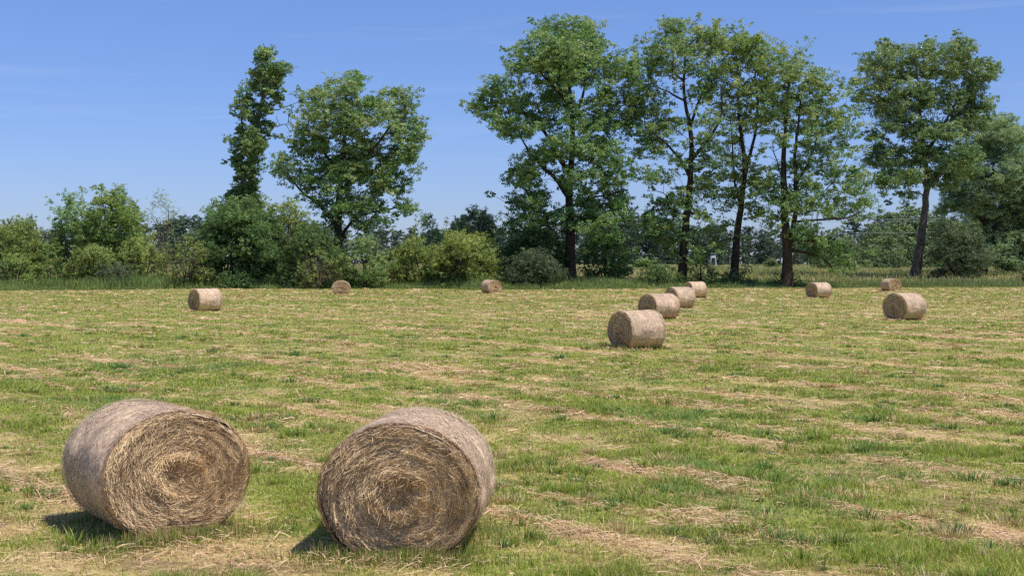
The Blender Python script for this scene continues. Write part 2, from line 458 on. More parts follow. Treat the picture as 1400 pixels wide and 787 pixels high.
def bale_meshes(k):
    R = np.random.default_rng(200+k); q_ = 1.0 if k < 2 else .4
    # side
    nt_, nl = 110, 34
    th = np.linspace(0, 2*np.pi, nt_, endpoint=False); t = np.linspace(0, 1, nl)
    TH, T = np.meshgrid(th, t)
    edge = np.minimum(T, 1-T)*BL
    rr = 1 - .055*np.exp(-edge/.045) + .012*np.sin(T*9+2*TH+k) + .020*(vnoise(TH*3.5, T*4, k)-.5)*2 + .008*(vnoise(TH*14, T*16, k+1)-.5)*2 + .012*np.sin(3*TH+k*2)
    x, z = bale_section(TH, rr)
    V = np.stack([x, (T-.5)*BL*1.0, z], -1).reshape(-1, 3)
    i = (np.arange(nl-1)[:, None]*nt_); j = np.arange(nt_)[None]; j2 = (j+1) % nt_
    Q = np.stack([i+j, i+j2, i+nt_+j2, i+nt_+j], -1).reshape(-1, 4)
    bag = Bag(); bag.add(V, Q, np.full((len(Q), 3), .3)); n0 = len(Q)
    # short fibres through the net
    n = int(15000*q_)
    a = R.uniform(0, 2*np.pi, n); yy = R.uniform(-.49, .49, n)*BL
    da = R.normal(0, 1, n); ln = R.uniform(.02, .085, n)
    s1 = np.stack([-np.sin(a), np.zeros(n), np.cos(a)], -1); nrm = np.stack([np.cos(a), np.zeros(n), np.sin(a)], -1)
    dr = unit(s1*np.cos(da*.7)[:, None] + np.array([0, 1., 0])*np.sin(da*.7)[:, None] + nrm*np.abs(R.normal(0, .10, n))[:, None])
    xx, zz = bale_section(a, 1.002+.006*R.random(n))
    c0 = np.stack([xx, yy, zz], -1)
    P = np.stack([c0-dr*ln[:, None]*.5, c0+dr*ln[:, None]*.5], 1)
    P[:, :, 2] = np.maximum(P[:, :, 2], .01)
    V, Q = ribbons(P, np.repeat(R.uniform(.0018, .0042, n)[:, None], 2, 1), unit(np.cross(dr, nrm)))
    pale = R.random(n)
    c = mixc((.32, .185, .095), (1.0, .82, .58), pale)
    bag.add(V, Q, c)
    # straw ends that stick out, most of all along the rims
    n = int(1500*q_)
    a = R.uniform(0, 2*np.pi, n); rim = R.random(n) < .7
    yy = np.where(rim, R.choice([-1, 1], n)*(.5-.03*R.random(n)), R.uniform(-.5, .5, n))*BL
    s1 = np.stack([-np.sin(a), np.zeros(n), np.cos(a)], -1); nrm = np.stack([np.cos(a), np.zeros(n), np.sin(a)], -1)
    dr = unit(s1*R.choice([-1, 1], n)[:, None]+nrm*np.abs(R.normal(0, .35, n))[:, None]+np.array([0, 1., 0])*R.normal(0, .5, n)[:, None])
    xx, zz = bale_section(a, .995); c0 = np.stack([xx, yy, zz], -1); ln = R.uniform(.04, .13, n)[:, None]
    P = np.stack([c0, c0+dr*ln*.5, c0+dr*ln-nrm*ln*.12], 1); P[:, :, 2] = np.maximum(P[:, :, 2], .01)
    V, Q = ribbons(P, np.repeat(R.uniform(.0016, .003, n)[:, None], 3, 1), unit(np.cross(dr, nrm)))
    bag.add(V, Q, np.repeat(mixc((.34, .20, .10), (.95, .74, .48), R.random(n)), 2, 0))
    # net: fine pale threads round the bale
    nn = 26
    for q in range(nn):
        yq = (-.47+.94*(q+.5*R.random())/nn)*BL
        a = np.linspace(0, 2*np.pi, 60); xq, zq = bale_section(a, 1.006+.004*R.random())
        yj = yq+.012*np.sin(a*R.integers(3, 9)+q)
        Pq = np.stack([xq, yj, zq], -1)[None]
        Vq, Qq = ribbons(Pq, np.full((1, 60), .0022), np.array([[0, 1., 0]]))
        bag.add(Vq, Qq, np.tile([[.75, .66, .58]], (len(Qq), 1)))
    V, Q, C = bag.out()
    mi = np.ones(len(Q), int); mi[:n0] = 0
    side = mesh_np('bale_side', V, Q, [M_WRAP, M_STRAW], C, smooth=True, mi=mi)
    ends = []
    for sgn in (-1, 1):
        kk = 2*k+(sgn > 0)
        nr, na = 44, 110
        r = np.linspace(.001, .985, nr); a = np.linspace(0, 2*np.pi, na, endpoint=False)
        A, RR = np.meshgrid(a, r)
        x, z = bale_section(A, RR)
        y = sgn*(BL/2 - .01 + end_profile(RR, A, kk) + .012*(vnoise(A*8, RR*30, kk)-.5))
        V = np.stack([x, y, z], -1).reshape(-1, 3)
        i = (np.arange(nr-1)[:, None]*na); j = np.arange(na)[None]; j2 = (j+1) % na
        Q = np.stack([i+j, i+j2, i+na+j2, i+na+j], -1).reshape(-1, 4)
        if sgn > 0: Q = Q[:, ::-1]
        bag = Bag(); bag.add(V, Q, np.full((len(Q), 3), .2)); n0 = len(Q)
        def strands(n, rmin, rmax, dev, lmin, lmax, out, wid, cb=1.0):
            r = np.sqrt(R.uniform(rmin**2, rmax**2, n)); a = R.uniform(0, 2*np.pi, n)
            ln = R.uniform(lmin, lmax, n)/(BH/2)
            dv = R.normal(0, dev, n)
            lift0 = R.uniform(-.004, .022, n); lift1 = lift0 + np.abs(R.normal(0, out, n))*(R.random(n) < .5)
            pts = []
            for q, t in enumerate((-.5, -.17, .17, .5)):
                rq = np.clip(r + np.sin(dv)*ln*t, .01, .975)
                aq = a + np.cos(dv)*ln*t/np.maximum(r, .12)
                x, z = bale_section(aq, rq)
                y = sgn*(BL/2 - .008 + end_profile(rq, aq, kk) + lift0+(lift1-lift0)*max(0, t+.3)**1.5)
                pts.append(np.stack([x, y, z], -1))
            P = np.stack(pts, 1); P[:, :, 2] = np.maximum(P[:, :, 2], .01)
            dr = unit(P[:, 3]-P[:, 0]); roll = R.normal(0, .7, n)
            nv = np.array([0, sgn*1., 0])*np.cos(roll)[:, None] + np.array([0, 0, 1.])*np.sin(roll)[:, None]
            W = np.repeat((wid*R.uniform(.6, 1.3, n))[:, None], 4, 1); W[:, 3] *= .5
            V, Q = ribbons(P, W, unit(np.cross(dr, nv)))
            # bands of darker and paler layers, as wound
            band = .5+.5*np.sin(r*34+a*1.0+kk) 
            tone = np.clip(.80*R.random(n)**1.25 + .10*band + .55*(fbm(np.cos(a)*r*3+a*.8, r*17, kk, 2)-.5), 0, 1)
            c = mixc((.23, .128, .056), (1.0, .775, .46), tone**.68)*cb
            bag.add(V, Q, np.repeat(c, 3, 0))
        strands(int(21000*q_), .16, .975, .27, .05, .24, .03, .0024/q_**.5)
        strands(int(7500*q_), .10, .97, .62, .03, .13, .045, .0026/q_**.5)
        strands(int(4200*q_), .05, .97, .65, .06, .26, .06, .0022/q_**.5, 1.1)
        strands(int(2600*q_), .0, .38, 1.1, .06, .22, .08, .0024/q_**.5, 1.15)
        V, Q, C = bag.out()
        mi = np.ones(len(Q), int); mi[:n0] = 0
        ends.append(mesh_np('bale_end', V, Q, [M_END, M_STRAW], C, mi=mi))
    return side, ends

BALES = [  # centre px, height px, axis azimuth (deg, axis pointing away from the end face that shows), variant, label
    (212, 181, -35, 0, 'large hay bale with sunlit coiled end turned right and its shaded left side showing'),
    (561, 194, 5, 1, 'large hay bale showing its round coiled end face-on with a dark hollow in the middle'),
    (870.5, 56, 62, 2, 'middle distance hay bale, front and biggest of the diagonal row of four'),
    (900.5, 36.8, 59, 3, 'second hay bale of the diagonal row, just behind the biggest one'),
    (929, 29.5, 63, 4, 'third hay bale of the diagonal row, its end hidden by the bale in front'),
    (950.5, 22.6, 70, 2, 'last and smallest hay bale of the diagonal row, below the forked tree trunks'),
    (1119.5, 23, 66, 3, 'small hay bale with dark left end, standing right of the low sprawling branch'),
    (1218, 18.6, -19, 4, 'tiny far hay bale by the meadow edge beside the leaning grey trunk'),
    (1236, 37.5, 58, 4, 'hay bale standing alone on the right, dark coiled end turned left'),
    (280.5, 31.3, 50, 2, 'lone hay bale on the left of the field before the dark rounded bush'),
    (466, 21, -6, 3, 'small hay bale seen end-on beneath the round crowned tree'),
    (671.5, 20.2, -31, 2, 'small hay bale beside the silvery bush, left side shaded and end lit'),
]
proto = []
for k in range(5):
    proto.append(bale_meshes(k))
for (px, hp, az, k, label) in BALES:
    d = F*BH/hp + .5*BL*math.cos(math.radians(az)-math.atan((px-PX0)/F))
    X = (px-PX0)/F*d
    root = empty('hay_bale', (X, d, gz(X, d)-.05), -math.radians(az))
    tag(root, label, 'hay bale', 'round hay bales on the mown field')
    side, ends = proto[k]
    link(bpy.data.objects.new('bale_side', side), root)
    for e in ends: link(bpy.data.objects.new('bale_end', e), root)
    q = random.Random(px); big = hp > 100
    root.scale = (1, 1, 1) if big else (q.uniform(.96, 1.05), q.uniform(.95, 1.05), q.uniform(.96, 1.04))
    if not big: root.rotation_euler.y = q.uniform(-.03, .03)
print('bales done')

# grass growing up round the feet of the two big bales
def bale_fringe():
    bag = Bag()
    for (px, hp, az, k, label) in BALES[:3]:
        d = F*BH/hp + .5*BL*math.cos(math.radians(az)); X = (px-PX0)/F*d; r = -math.radians(az)
        n = 5200 if hp > 100 else 1500
        lx = rng.normal(0, .45, n)*1.1; ly = rng.choice([-1, 1], n, p=[.8, .2])*(BL/2+.02+np.abs(rng.normal(0, .16, n)))
        sel = rng.random(n) < .3
        lx = np.where(sel, rng.choice([-1, 1], n)*(.45+np.abs(rng.normal(0, .22, n))), lx); ly = np.where(sel, rng.uniform(-.8, .8, n), ly)
        x = X+lx*math.cos(r)-ly*math.sin(r); y = d+lx*math.sin(r)+ly*math.cos(r)
        h = .05+.15*rng.random(n)**1.6*(.4+1.2*fbm(x/.25, y/.25, 2, 2))
        w = np.maximum(.0024, .00028*y)*rng.uniform(.7, 1.3, n)
        V, Q, C = tall_blades(x, y, h, w, (.11, .19, .030), (.33, .40, .075), .35, (.40, .30, .13), (.78, .62, .34))
        bag.add(V, Q, C)
    V, Q, C = bag.out()
    tag(obj_np('bale_foot_grass', V, Q, M_GRASS, C), 'uncut grass tufts standing around the feet of the nearest bales', 'grass', kind='stuff')
bale_fringe()

def spilled_hay():
    bag = Bag()
    for (px, hp, az, k, label) in BALES:
        d = F*BH/hp + .5*BL*math.cos(math.radians(az)); X = (px-PX0)/F*d; r = -math.radians(az)
        n = 520 if hp > 100 else 260
        lx = rng.normal(0, .62, n); ly = rng.choice([-1, 1], n)*(BL/2+np.abs(rng.normal(0, .30, n)))
        x = X+lx*math.cos(r)-ly*math.sin(r); y = d+lx*math.sin(r)+ly*math.cos(r)
        a = rng.uniform(0, 2*np.pi, n); ln = rng.uniform(.05, .2, n)*(1+.006*d)
        dr = np.stack([np.cos(a), np.sin(a), rng.normal(0, .2, n)], -1)
        mid = np.stack([x, y, ground_z(x, y)+.02+np.abs(rng.normal(0, .03, n))], -1)
        P = np.stack([mid-dr*ln[:, None]*.5, mid+np.array([0, 0, .012]), mid+dr*ln[:, None]*.5], 1)
        w = np.maximum(.0024, .00022*d)*rng.uniform(.7, 1.3, n)
        V, Q = ribbons(P, np.repeat(w[:, None], 3, 1), unit(np.stack([-np.sin(a), np.cos(a), rng.normal(0, .6, n)], -1)))
        bag.add(V, Q, np.repeat(mixc((.40, .25, .12), (.90, .68, .42), rng.random(n)), 2, 0))
    V, Q, C = bag.out()
    tag(obj_np('spilled_hay', V, Q, M_STRAW, C), 'loose hay spilled on the grass around the bales', 'straw', kind='stuff')
spilled_hay()

# ------------------------------------------------------------------ trees
def leaves_np(Cn, n_each, rad, size, pal, R, flat=.65, up=.35, clump_tone=None, centre=None):
    """leaf clumps: Cn (m,3) clump centres; returns diamonds V, Q, colours"""
    m = len(Cn)
    idx = np.repeat(np.arange(m), n_each); n = len(idx)
    ns = max(3, n_each//17)                        # every clump is a handful of smaller sprays
    so = R.normal(0, .60, (m*ns, 3)); so *= np.minimum(1, 1.05/np.maximum(np.linalg.norm(so, axis=1), 1e-6))[:, None]
    lo = R.normal(0, .17, (n, 3)); lo *= np.minimum(1, .36/np.maximum(np.linalg.norm(lo, axis=1), 1e-6))[:, None]
    si = idx*ns+R.integers(0, ns, n)
    st_ = R.random(m*ns)
    off = so[si]+lo
    rad = np.broadcast_to(rad, (m,))
    off *= rad[idx][:, None]; off[:, 2] *= flat
    P = Cn[idx]+off
    outw = unit(off + (0 if centre is None else .5*unit(Cn[idx]-centre)))
    nr = unit(R.normal(0, 1, (n, 3))*.8 + outw*.55 + np.array([0, 0, up]))
    d = unit(np.cross(nr, unit(R.normal(0, 1, (n, 3)))))
    w = np.cross(nr, d)
    s = size*R.uniform(.6, 1.35, n)
    ww = s*R.uniform(.26, .40, n)
    V = np.stack([P-d*s[:, None]*.5, P+w*ww[:, None]-d*(s*.05)[:, None], P+d*s[:, None]*.5-nr*(s*.12)[:, None], P-w*ww[:, None]-d*(s*.05)[:, None]], 1).reshape(-1, 3)
    Q = np.arange(n*4).reshape(n, 4)
    ct = R.random(m) if clump_tone is None else clump_tone
    t = np.clip(.5*ct[idx]+.28*st_[si]+.22*R.random(n), 0, 1)
    c0, c1, c2 = (np.asarray(p) for p in pal)
    c = np.where((t < .5)[:, None], c0+(c1-c0)*(t*2)[:, None], c1+(c2-c1)*(t*2-1)[:, None])
    hs = np.clip(R.normal(0, .06, m), -.12, .12)[idx]                  # some sprays yellower, some bluer
    c = c*R.uniform(.8, 1.2, n)[:, None]*np.stack([1+hs, 1+.25*hs, 1-hs], -1)
    return V, Q, c

class Skel:
    """branch skeleton that grows towards leaf clumps"""
    def __init__(s): s.p = []; s.par = []; s.r = []; s.dirn = []; s.len = []
    def chain(s, pts, r0, r1, start=None, n_per=1.2, jit=.08, R=None):
        pts = np.asarray(pts, float)
        seg = np.linalg.norm(np.diff(pts, axis=0), axis=1); L_ = np.concatenate([[0], np.cumsum(seg)])
        k = max(3, int(L_[-1]/n_per)+1)
        t = np.linspace(0, L_[-1], k)
        q = np.stack([np.interp(t, L_, pts[:, a]) for a in range(3)], -1)
        for _ in range(2):                         # soften corners
            q[1:-1] = .25*q[:-2]+.5*q[1:-1]+.25*q[2:]
        q[1:-1] += R.normal(0, jit, (k-2, 3))
        par = -1 if start is None else start
        for a in range(k):
            if a == 0 and start is not None: continue
            s.p.append(q[a]); s.par.append(par); s.r.append(r0+(r1-r0)*(a/(k-1))**.8)
            s.dirn.append(unit(q[a]-q[a-1]) if a else np.array([0, 0, 1.]))
            s.len.append((s.len[par] if par >= 0 else 0)+(np.linalg.norm(q[a]-q[a-1]) if a else 0))
            par = len(s.p)-1
    def nearest(s, pt): return int(np.argmin(np.linalg.norm(np.asarray(s.p)-pt, axis=1)))
    def grow(s, targets, R, minz=0, step=1.1, bf=.22):
        A = np.asarray(s.p)
        d = np.min(np.linalg.norm(targets[:, None]-A[None], axis=2), axis=1)
        n0 = len(s.p); tips = []
        P = np.zeros((n0+len(targets)*8, 3)); P[:n0] = A
        LN = np.zeros(len(P)); LN[:n0] = s.len
        m = n0
        for i in np.argsort(d):
            c = targets[i]
            v = c-P[:m]; dist = np.linalg.norm(v, axis=1)
            down = np.maximum(0, -v[:, 2])/np.maximum(dist, .1)
            cost = dist*(1+.9*down)+bf*LN[:m] + (P[:m, 2] < minz)*6
            j = int(np.argmin(cost)); dj = dist[j]
            k = int(min(7, max(1, round(dj/step))))
            pd = s.dirn[j]
            ctrl = P[j]+unit(pd*.7+unit(v[j])+np.array([0, 0, .25]))*dj*.5
            par = j; prev = P[j]
            for q in range(1, k+1):
                t = q/k
                pt = (1-t)**2*P[j]+2*t*(1-t)*ctrl+t*t*c
                if q < k: pt = pt+R.normal(0, .05*dj/k+.02, 3)
                s.p.append(pt); s.par.append(par); s.r.append(0.0); s.dirn.append(unit(pt-prev)); s.len.append(s.len[par]+np.linalg.norm(pt-prev))
                P[m] = pt; LN[m] = s.len[-1]
                par = m; prev = pt; m += 1
            tips.append(par)
        return tips
    def mesh(s, rt=.03, ex=.45, nseg=5):
        n = len(s.p); P = np.asarray(s.p); par = np.asarray(s.par)
        cnt = np.zeros(n); kids = [[] for _ in range(n)]
        for i in range(n):
            if par[i] >= 0: kids[par[i]].append(i)
        for i in range(n-1, -1, -1):
            if not kids[i]: cnt[i] = max(cnt[i], 1)
            if par[i] >= 0: cnt[par[i]] += cnt[i]
        r = np.maximum(rt*cnt**ex, np.asarray(s.r))
        r = np.where(np.asarray(s.r) > .0, np.maximum(np.asarray(s.r), np.minimum(r, np.asarray(s.r)*1.15)), r)
        bag = Bag(); seen = np.zeros(n, bool)
        # follow the thickest child into chains
        starts = [i for i in range(n) if par[i] < 0]
        stack = [(i, None) for i in starts]
        while stack:
            i, frm = stack.pop()
            ch = [] if frm is None else [frm]
            cur = i
            while True:
                ch.append(cur)
                if not kids[cur]: break
                ks = sorted(kids[cur], key=lambda a: -r[a])
                for o in ks[1:]: stack.append((o, cur))
                cur = ks[0]
            if len(ch) < 2: continue
            rr = r[ch].copy()
            if frm is not None: rr[0] = min(rr[0], rr[1]*1.15)
            rr[-1] *= .5
            V, Q = tube(P[ch], rr, 9 if rr.max() > .25 else (6 if rr.max() > .09 else 4))
            bag.add(V, Q)
        return bag.out()[:2]

ASH = ((0.050, 0.111, 0.037), (0.163, 0.290, 0.091), (0.515, 0.600, 0.271))  # leaf glints painted into the last, brightest colour of the crown palettes
ASH2 = ((0.055, 0.118, 0.041), (0.190, 0.319, 0.102), (0.582, 0.600, 0.320))
LIME = ((0.070, 0.127, 0.030), (0.218, 0.326, 0.082), (0.540, 0.588, 0.221))
IVY = ((0.058, 0.112, 0.042), (0.169, 0.271, 0.095), (0.532, 0.662, 0.282))
POPL = ((0.061, 0.115, 0.044), (0.189, 0.296, 0.115), (0.544, 0.600, 0.321))
WILL = ((0.138, 0.211, 0.109), (0.264, 0.366, 0.194), (0.481, 0.605, 0.355))
OLIVE = ((0.078, 0.108, 0.031), (0.229, 0.300, 0.080), (0.533, 0.600, 0.195))
BRIGHT = ((0.064, 0.138, 0.042), (0.201, 0.352, 0.112), (0.516, 0.588, 0.303))
SILV = ((0.046, 0.074, 0.038), (0.106, 0.147, 0.076), (0.257, 0.312, 0.175))
DARK = ((0.039, 0.084, 0.029), (0.111, 0.194, 0.064), (0.332, 0.468, 0.167))
BLUEG = ((0.067, 0.122, 0.075), (0.139, 0.212, 0.128), (0.281, 0.365, 0.224))
FAR_HAZE = ((0.057, 0.097, 0.075), (0.099, 0.145, 0.104), (0.155, 0.202, 0.133))  # bluish distance haze painted into the leaf colours
FARO = ((0.113, 0.169, 0.085), (0.208, 0.280, 0.130), (0.337, 0.406, 0.198))

def plant(name, label, cat, d, base, lobes, trunks, pal, clump=.85, n_leaf=75, leaf=.36, dens=1.0, group=None, seed=1,
          bark=M_BARK, mat=M_LEAF, depth=.42, rt=.024, crown='crown', stem='trunk', minz=3.0, dead=(), flat=.65, bias=0.0, zbase=None, fill=.35, spread=1.0):
    R = np.random.default_rng(seed)
    X0 = (base-PX0)/F*d; Y0 = d; Z0 = gz(X0, Y0) if zbase is None else zbase
    s = d/F
    def loc(px, py, dy=0.0):
        q = (d+dy)/F
        return np.array([(px-PX0)*q-X0, dy, CZ+(PY0-py)*q-Z0])
    root = empty(name, (X0, Y0, Z0)); tag(root, label, cat, group)
    xs = [l[0]-l[2] for l in lobes]+[l[0]+l[2] for l in lobes]
    cx, hw = (min(xs)+max(xs))/2, (max(xs)-min(xs))/2
    cl = []
    for l in lobes:
        a = math.pi*l[2]*l[3]*s*s
        n = max(2, int(round(a*dens*1.9*R.uniform(.85, 1.15))))
        ang = R.uniform(0, 2*np.pi, n); rr = np.sqrt(R.random(n))
        px = l[0]+l[2]*rr*np.cos(ang)*.96; py = l[1]+4+l[3]*rr*np.sin(ang)*.94
        u = np.clip((px-cx)/hw, -1, 1)
        dd = R.normal(0, 1, n)*.5+R.normal(0, 1)*.55
        dy = np.clip(dd, -1.5, 1.5)*depth*hw*s*np.sqrt(1-.85*u*u)*1.1
        cl.append(np.stack([(px-PX0)*(d+dy)/F-X0, dy, CZ+(PY0-py)*(d+dy)/F-Z0], -1))
    cl = np.concatenate(cl)
    if fill:                                       # thin foliage between the masses
        q = cl[R.random(len(cl)) < fill]
        j = np.clip(R.normal(0, 1, q.shape), -1.3, 1.3)*np.array([1.2, 1.4, .9])*spread*min(1.0, d/160*clump/.8)
        j[:, 2] -= .5*clump
        cl = np.concatenate([cl, q+j])
    cl[:, 2] = np.maximum(cl[:, 2], clump*.5)
    sk = Skel()
    for k, (pts, r0, r1) in enumerate(trunks):
        q = [loc(*p) for p in pts]
        if k == 0 or len(pts[0]) > 2 and pts[0][2] == 'root':
            pass
        if k == 0:
            q[0][2] = -.15; q[0][1] = 0
            for a in range(1, len(q)): q[a][1] = R.normal(0, .12)*a*.3
            rr0 = r0
            sk.chain(q, r0, r1, None, 1.2, .03+.015*r0, R)
            # flare at the foot
            for a in range(min(2, len(sk.r))): sk.r[a] *= 1.28-.14*a
        else:
            st = sk.nearest(q[0]); q[0] = np.array(sk.p[st])
            slope = np.clip(R.normal(0, .35), -.5, .5)
            acc = 0; q0 = [v.copy() for v in q]
            for a in range(1, len(q)):
                acc += abs(q0[a][0]-q0[a-1][0])+.25*abs(q0[a][2]-q0[a-1][2])
                q[a] = loc(*pts[a], q[0][1]+slope*acc)
            sk.chain(q, r0, r1, st, 1.1, .06, R)
    cen = cl.mean(0)
    sk.grow(cl, R, minz)
    V, Q = sk.mesh(rt)
    obj_np(stem, V, Q, bark, None, root, smooth=True)
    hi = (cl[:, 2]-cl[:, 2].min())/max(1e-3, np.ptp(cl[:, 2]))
    tone = np.clip(.05+.62*R.random(len(cl))+.40*hi+bias, 0, 1)  # light painted in: high, exposed clumps paler, low ones darker
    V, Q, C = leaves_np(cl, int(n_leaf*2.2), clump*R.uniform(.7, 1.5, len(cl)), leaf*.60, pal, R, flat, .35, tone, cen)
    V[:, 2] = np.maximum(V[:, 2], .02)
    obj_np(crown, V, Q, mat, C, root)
    for pts in dead:
        q = [loc(*p) for p in pts]
        st = sk.nearest(q[0]); q[0] = np.array(sk.p[st])
        bag = Bag()
        P = np.array(q); kk = np.linspace(0, len(P)-1, 8)
        P = np.stack([np.interp(kk, np.arange(len(P)), P[:, a]) for a in range(3)], -1); P[1:] += R.normal(0, .08, (7, 3))
        bag.add(*tube(P, np.linspace(.09, .03, 8), 5))
        for w in (3, 5, 6):
            e = P[w]+unit(P[w]-P[w-1]+R.normal(0, .6, 3))*1.4
            bag.add(*tube(np.stack([P[w], (P[w]+e)/2+R.normal(0, .08, 3), e]), (.05, .035, .02), 4))
        V, Q, _ = bag.out()
        obj_np('dead_branch', V, Q, M_TWIG, None, root, smooth=True)
    return root

# --- the tall trees, traced lobe by lobe
plant('slender_tree', 'tall slim leaning tree with narrow ragged crown and bare twigs at the top', 'tree', 158, 320,
      [(324, 290, 18, 14), (336, 262, 16, 12), (370, 92, 10, 12), (364, 70, 8, 7), (360, 74, 11, 14), (382, 88, 8, 16), (356, 104, 17, 19), (376, 108, 8, 14), (364, 132, 13, 19), (334, 137, 11, 22), (346, 150, 8, 12), (357, 172, 15, 18), (333, 187, 17, 22), (350, 200, 15, 18),
       (332, 222, 17, 17), (350, 222, 8, 14), (336, 245, 16, 17), (326, 268, 17, 17), (345, 165, 8, 10), (379, 128, 7, 12)],
      [([(320, 392), (322, 330), (325, 290), (331, 250), (343, 208), (354, 165), (362, 120), (367, 85), (361, 60)], .62, .07),
       ([(342, 210), (331, 180), (330, 140), (326, 115)], .16, .05), ([(358, 140), (376, 112), (383, 85)], .13, .04)],
      IVY, clump=.58, n_leaf=100, leaf=.34, dens=1.8, fill=.15, seed=11, bark=M_BARK2, depth=.6, minz=9,
      dead=[((372, 150), (384, 148), (395, 145), (400, 148)), ((368, 172), (380, 173), (390, 170), (398, 164)), ((376, 105), (388, 100), (396, 93))])
plant('round_tree', 'broad round crowned tree rising alone from the left hedge', 'tree', 155, 462,
      [(462, 114, 32, 17), (485, 106, 14, 10), (427, 134, 17, 14), (450, 152, 37, 24), (539, 137, 28, 19), (502, 150, 40, 26), (558, 174, 22, 22), (416, 189, 28, 19), (467, 195, 40, 26), (524, 204, 42, 26),
       (562, 210, 16, 16), (390, 221, 16, 12), (406, 238, 18, 11), (444, 238, 28, 22), (496, 244, 42, 22), (541, 244, 20, 16), (503, 280, 38, 15), (554, 281, 14, 10), (468, 278, 20, 13), (510, 303, 18, 10),
       (480, 225, 30, 20), (425, 165, 18, 14), (382, 232, 8, 12), (440, 268, 16, 10)],
      [([(462, 392), (463, 340), (461, 300), (464, 260), (470, 200), (475, 150), (472, 115)], .70, .10),
       ([(461, 306), (444, 284), (420, 270), (405, 253), (386, 230)], .30, .07), ([(463, 340), (473, 308), (492, 294), (530, 285), (558, 281)], .26, .06),
       ([(464, 265), (490, 228), (528, 182), (550, 150)], .30, .07), ([(466, 235), (440, 205), (420, 180)], .24, .06)],
      ASH2, clump=.85, n_leaf=80, leaf=.38, dens=.98, seed=12, minz=5.5)
plant('tall_tree', 'tallest dark tree with a thick straight trunk and tiered crown', 'tree', 157, 780,
      [(772, 37, 40, 18), (734, 63, 33, 25), (803, 66, 31, 25), (769, 66, 40, 25), (709, 86, 17, 13), (746, 97, 37, 19), (803, 98, 34, 19), (677, 114, 17, 13), (675, 138, 27, 19), (714, 134, 23, 14),
       (769, 131, 34, 15), (854, 89, 17, 16), (826, 126, 23, 15), (861, 109, 14, 15), (857, 141, 21, 16), (709, 171, 31, 15), (740, 160, 26, 14), (797, 160, 29, 18), (828, 165, 22, 16), (866, 160, 13, 12),
       (763, 194, 29, 15), (803, 197, 31, 18), (840, 208, 20, 13), (714, 234, 26, 16), (738, 213, 24, 13), (784, 241, 26, 20), (831, 234, 28, 20), (726, 266, 26, 16), (711, 299, 17, 12), (743, 292, 25, 14),
       (826, 272, 30, 18), (797, 290, 25, 16), (849, 288, 19, 13), (826, 310, 22, 13), (700, 268, 10, 8)],
      [([(780, 392), (780, 345), (779, 300), (778, 260), (782, 220), (783, 170), (778, 110), (772, 50)], .78, .09),
       ([(779, 264), (758, 240), (735, 225), (718, 202), (712, 188)], .34, .08), ([(781, 242), (765, 215), (735, 165), (700, 140), (680, 135)], .34, .07),
       ([(783, 195), (815, 178), (850, 145)], .25, .06), ([(782, 175), (800, 120), (808, 75)], .26, .06), ([(778, 140), (750, 110), (727, 88)], .22, .06),
       ([(779, 285), (805, 272), (835, 265), (850, 262)], .22, .05), ([(779, 300), (755, 292), (725, 290)], .2, .05)],
      ASH, clump=.85, n_leaf=80, leaf=.37, dens=.98, seed=13, fill=.6, spread=1.2, minz=5.5)
plant('forked_tree', 'open crowned tree with dark arching limbs, right of the tallest tree', 'tree', 158, 931,
      [(935, 40, 50, 14), (886, 60, 18, 13), (920, 62, 37, 14), (969, 57, 30, 18), (877, 92, 21, 13), (906, 86, 24, 13), (949, 88, 30, 13), (977, 108, 22, 15), (892, 120, 23, 12), (877, 143, 19, 13),
       (896, 160, 24, 13), (957, 122, 20, 12), (975, 160, 16, 12), (886, 178, 27, 13), (926, 170, 18, 11), (976, 186, 18, 12), (883, 200, 22, 12), (972, 206, 18, 12), (894, 234, 25, 14), (932, 217, 18, 11),
       (974, 232, 22, 14), (963, 252, 22, 12), (906, 281, 26, 15), (929, 268, 22, 12), (957, 292, 17, 12), (900, 314, 22, 14), (909, 330, 17, 12), (949, 313, 16, 11), (957, 342, 10, 14), (888, 298, 12, 10)],
      [([(931, 392), (935, 345), (938, 300), (943, 255), (946, 205), (944, 172), (936, 140), (933, 105), (937, 75), (930, 45)], .66, .07),
       ([(946, 212), (972, 188), (990, 155), (985, 115)], .28, .07), ([(945, 175), (955, 135), (967, 118), (974, 85)], .22, .06),
       ([(943, 250), (926, 210), (905, 190), (882, 178)], .26, .06), ([(933, 110), (915, 95), (888, 84)], .15, .05), ([(936, 145), (915, 125), (890, 118)], .16, .05), ([(938, 300), (920, 285), (900, 275)], .16, .05)],
      ASH2, clump=.82, n_leaf=62, leaf=.36, dens=.86, seed=14, fill=.75, spread=1.55, minz=5.5)
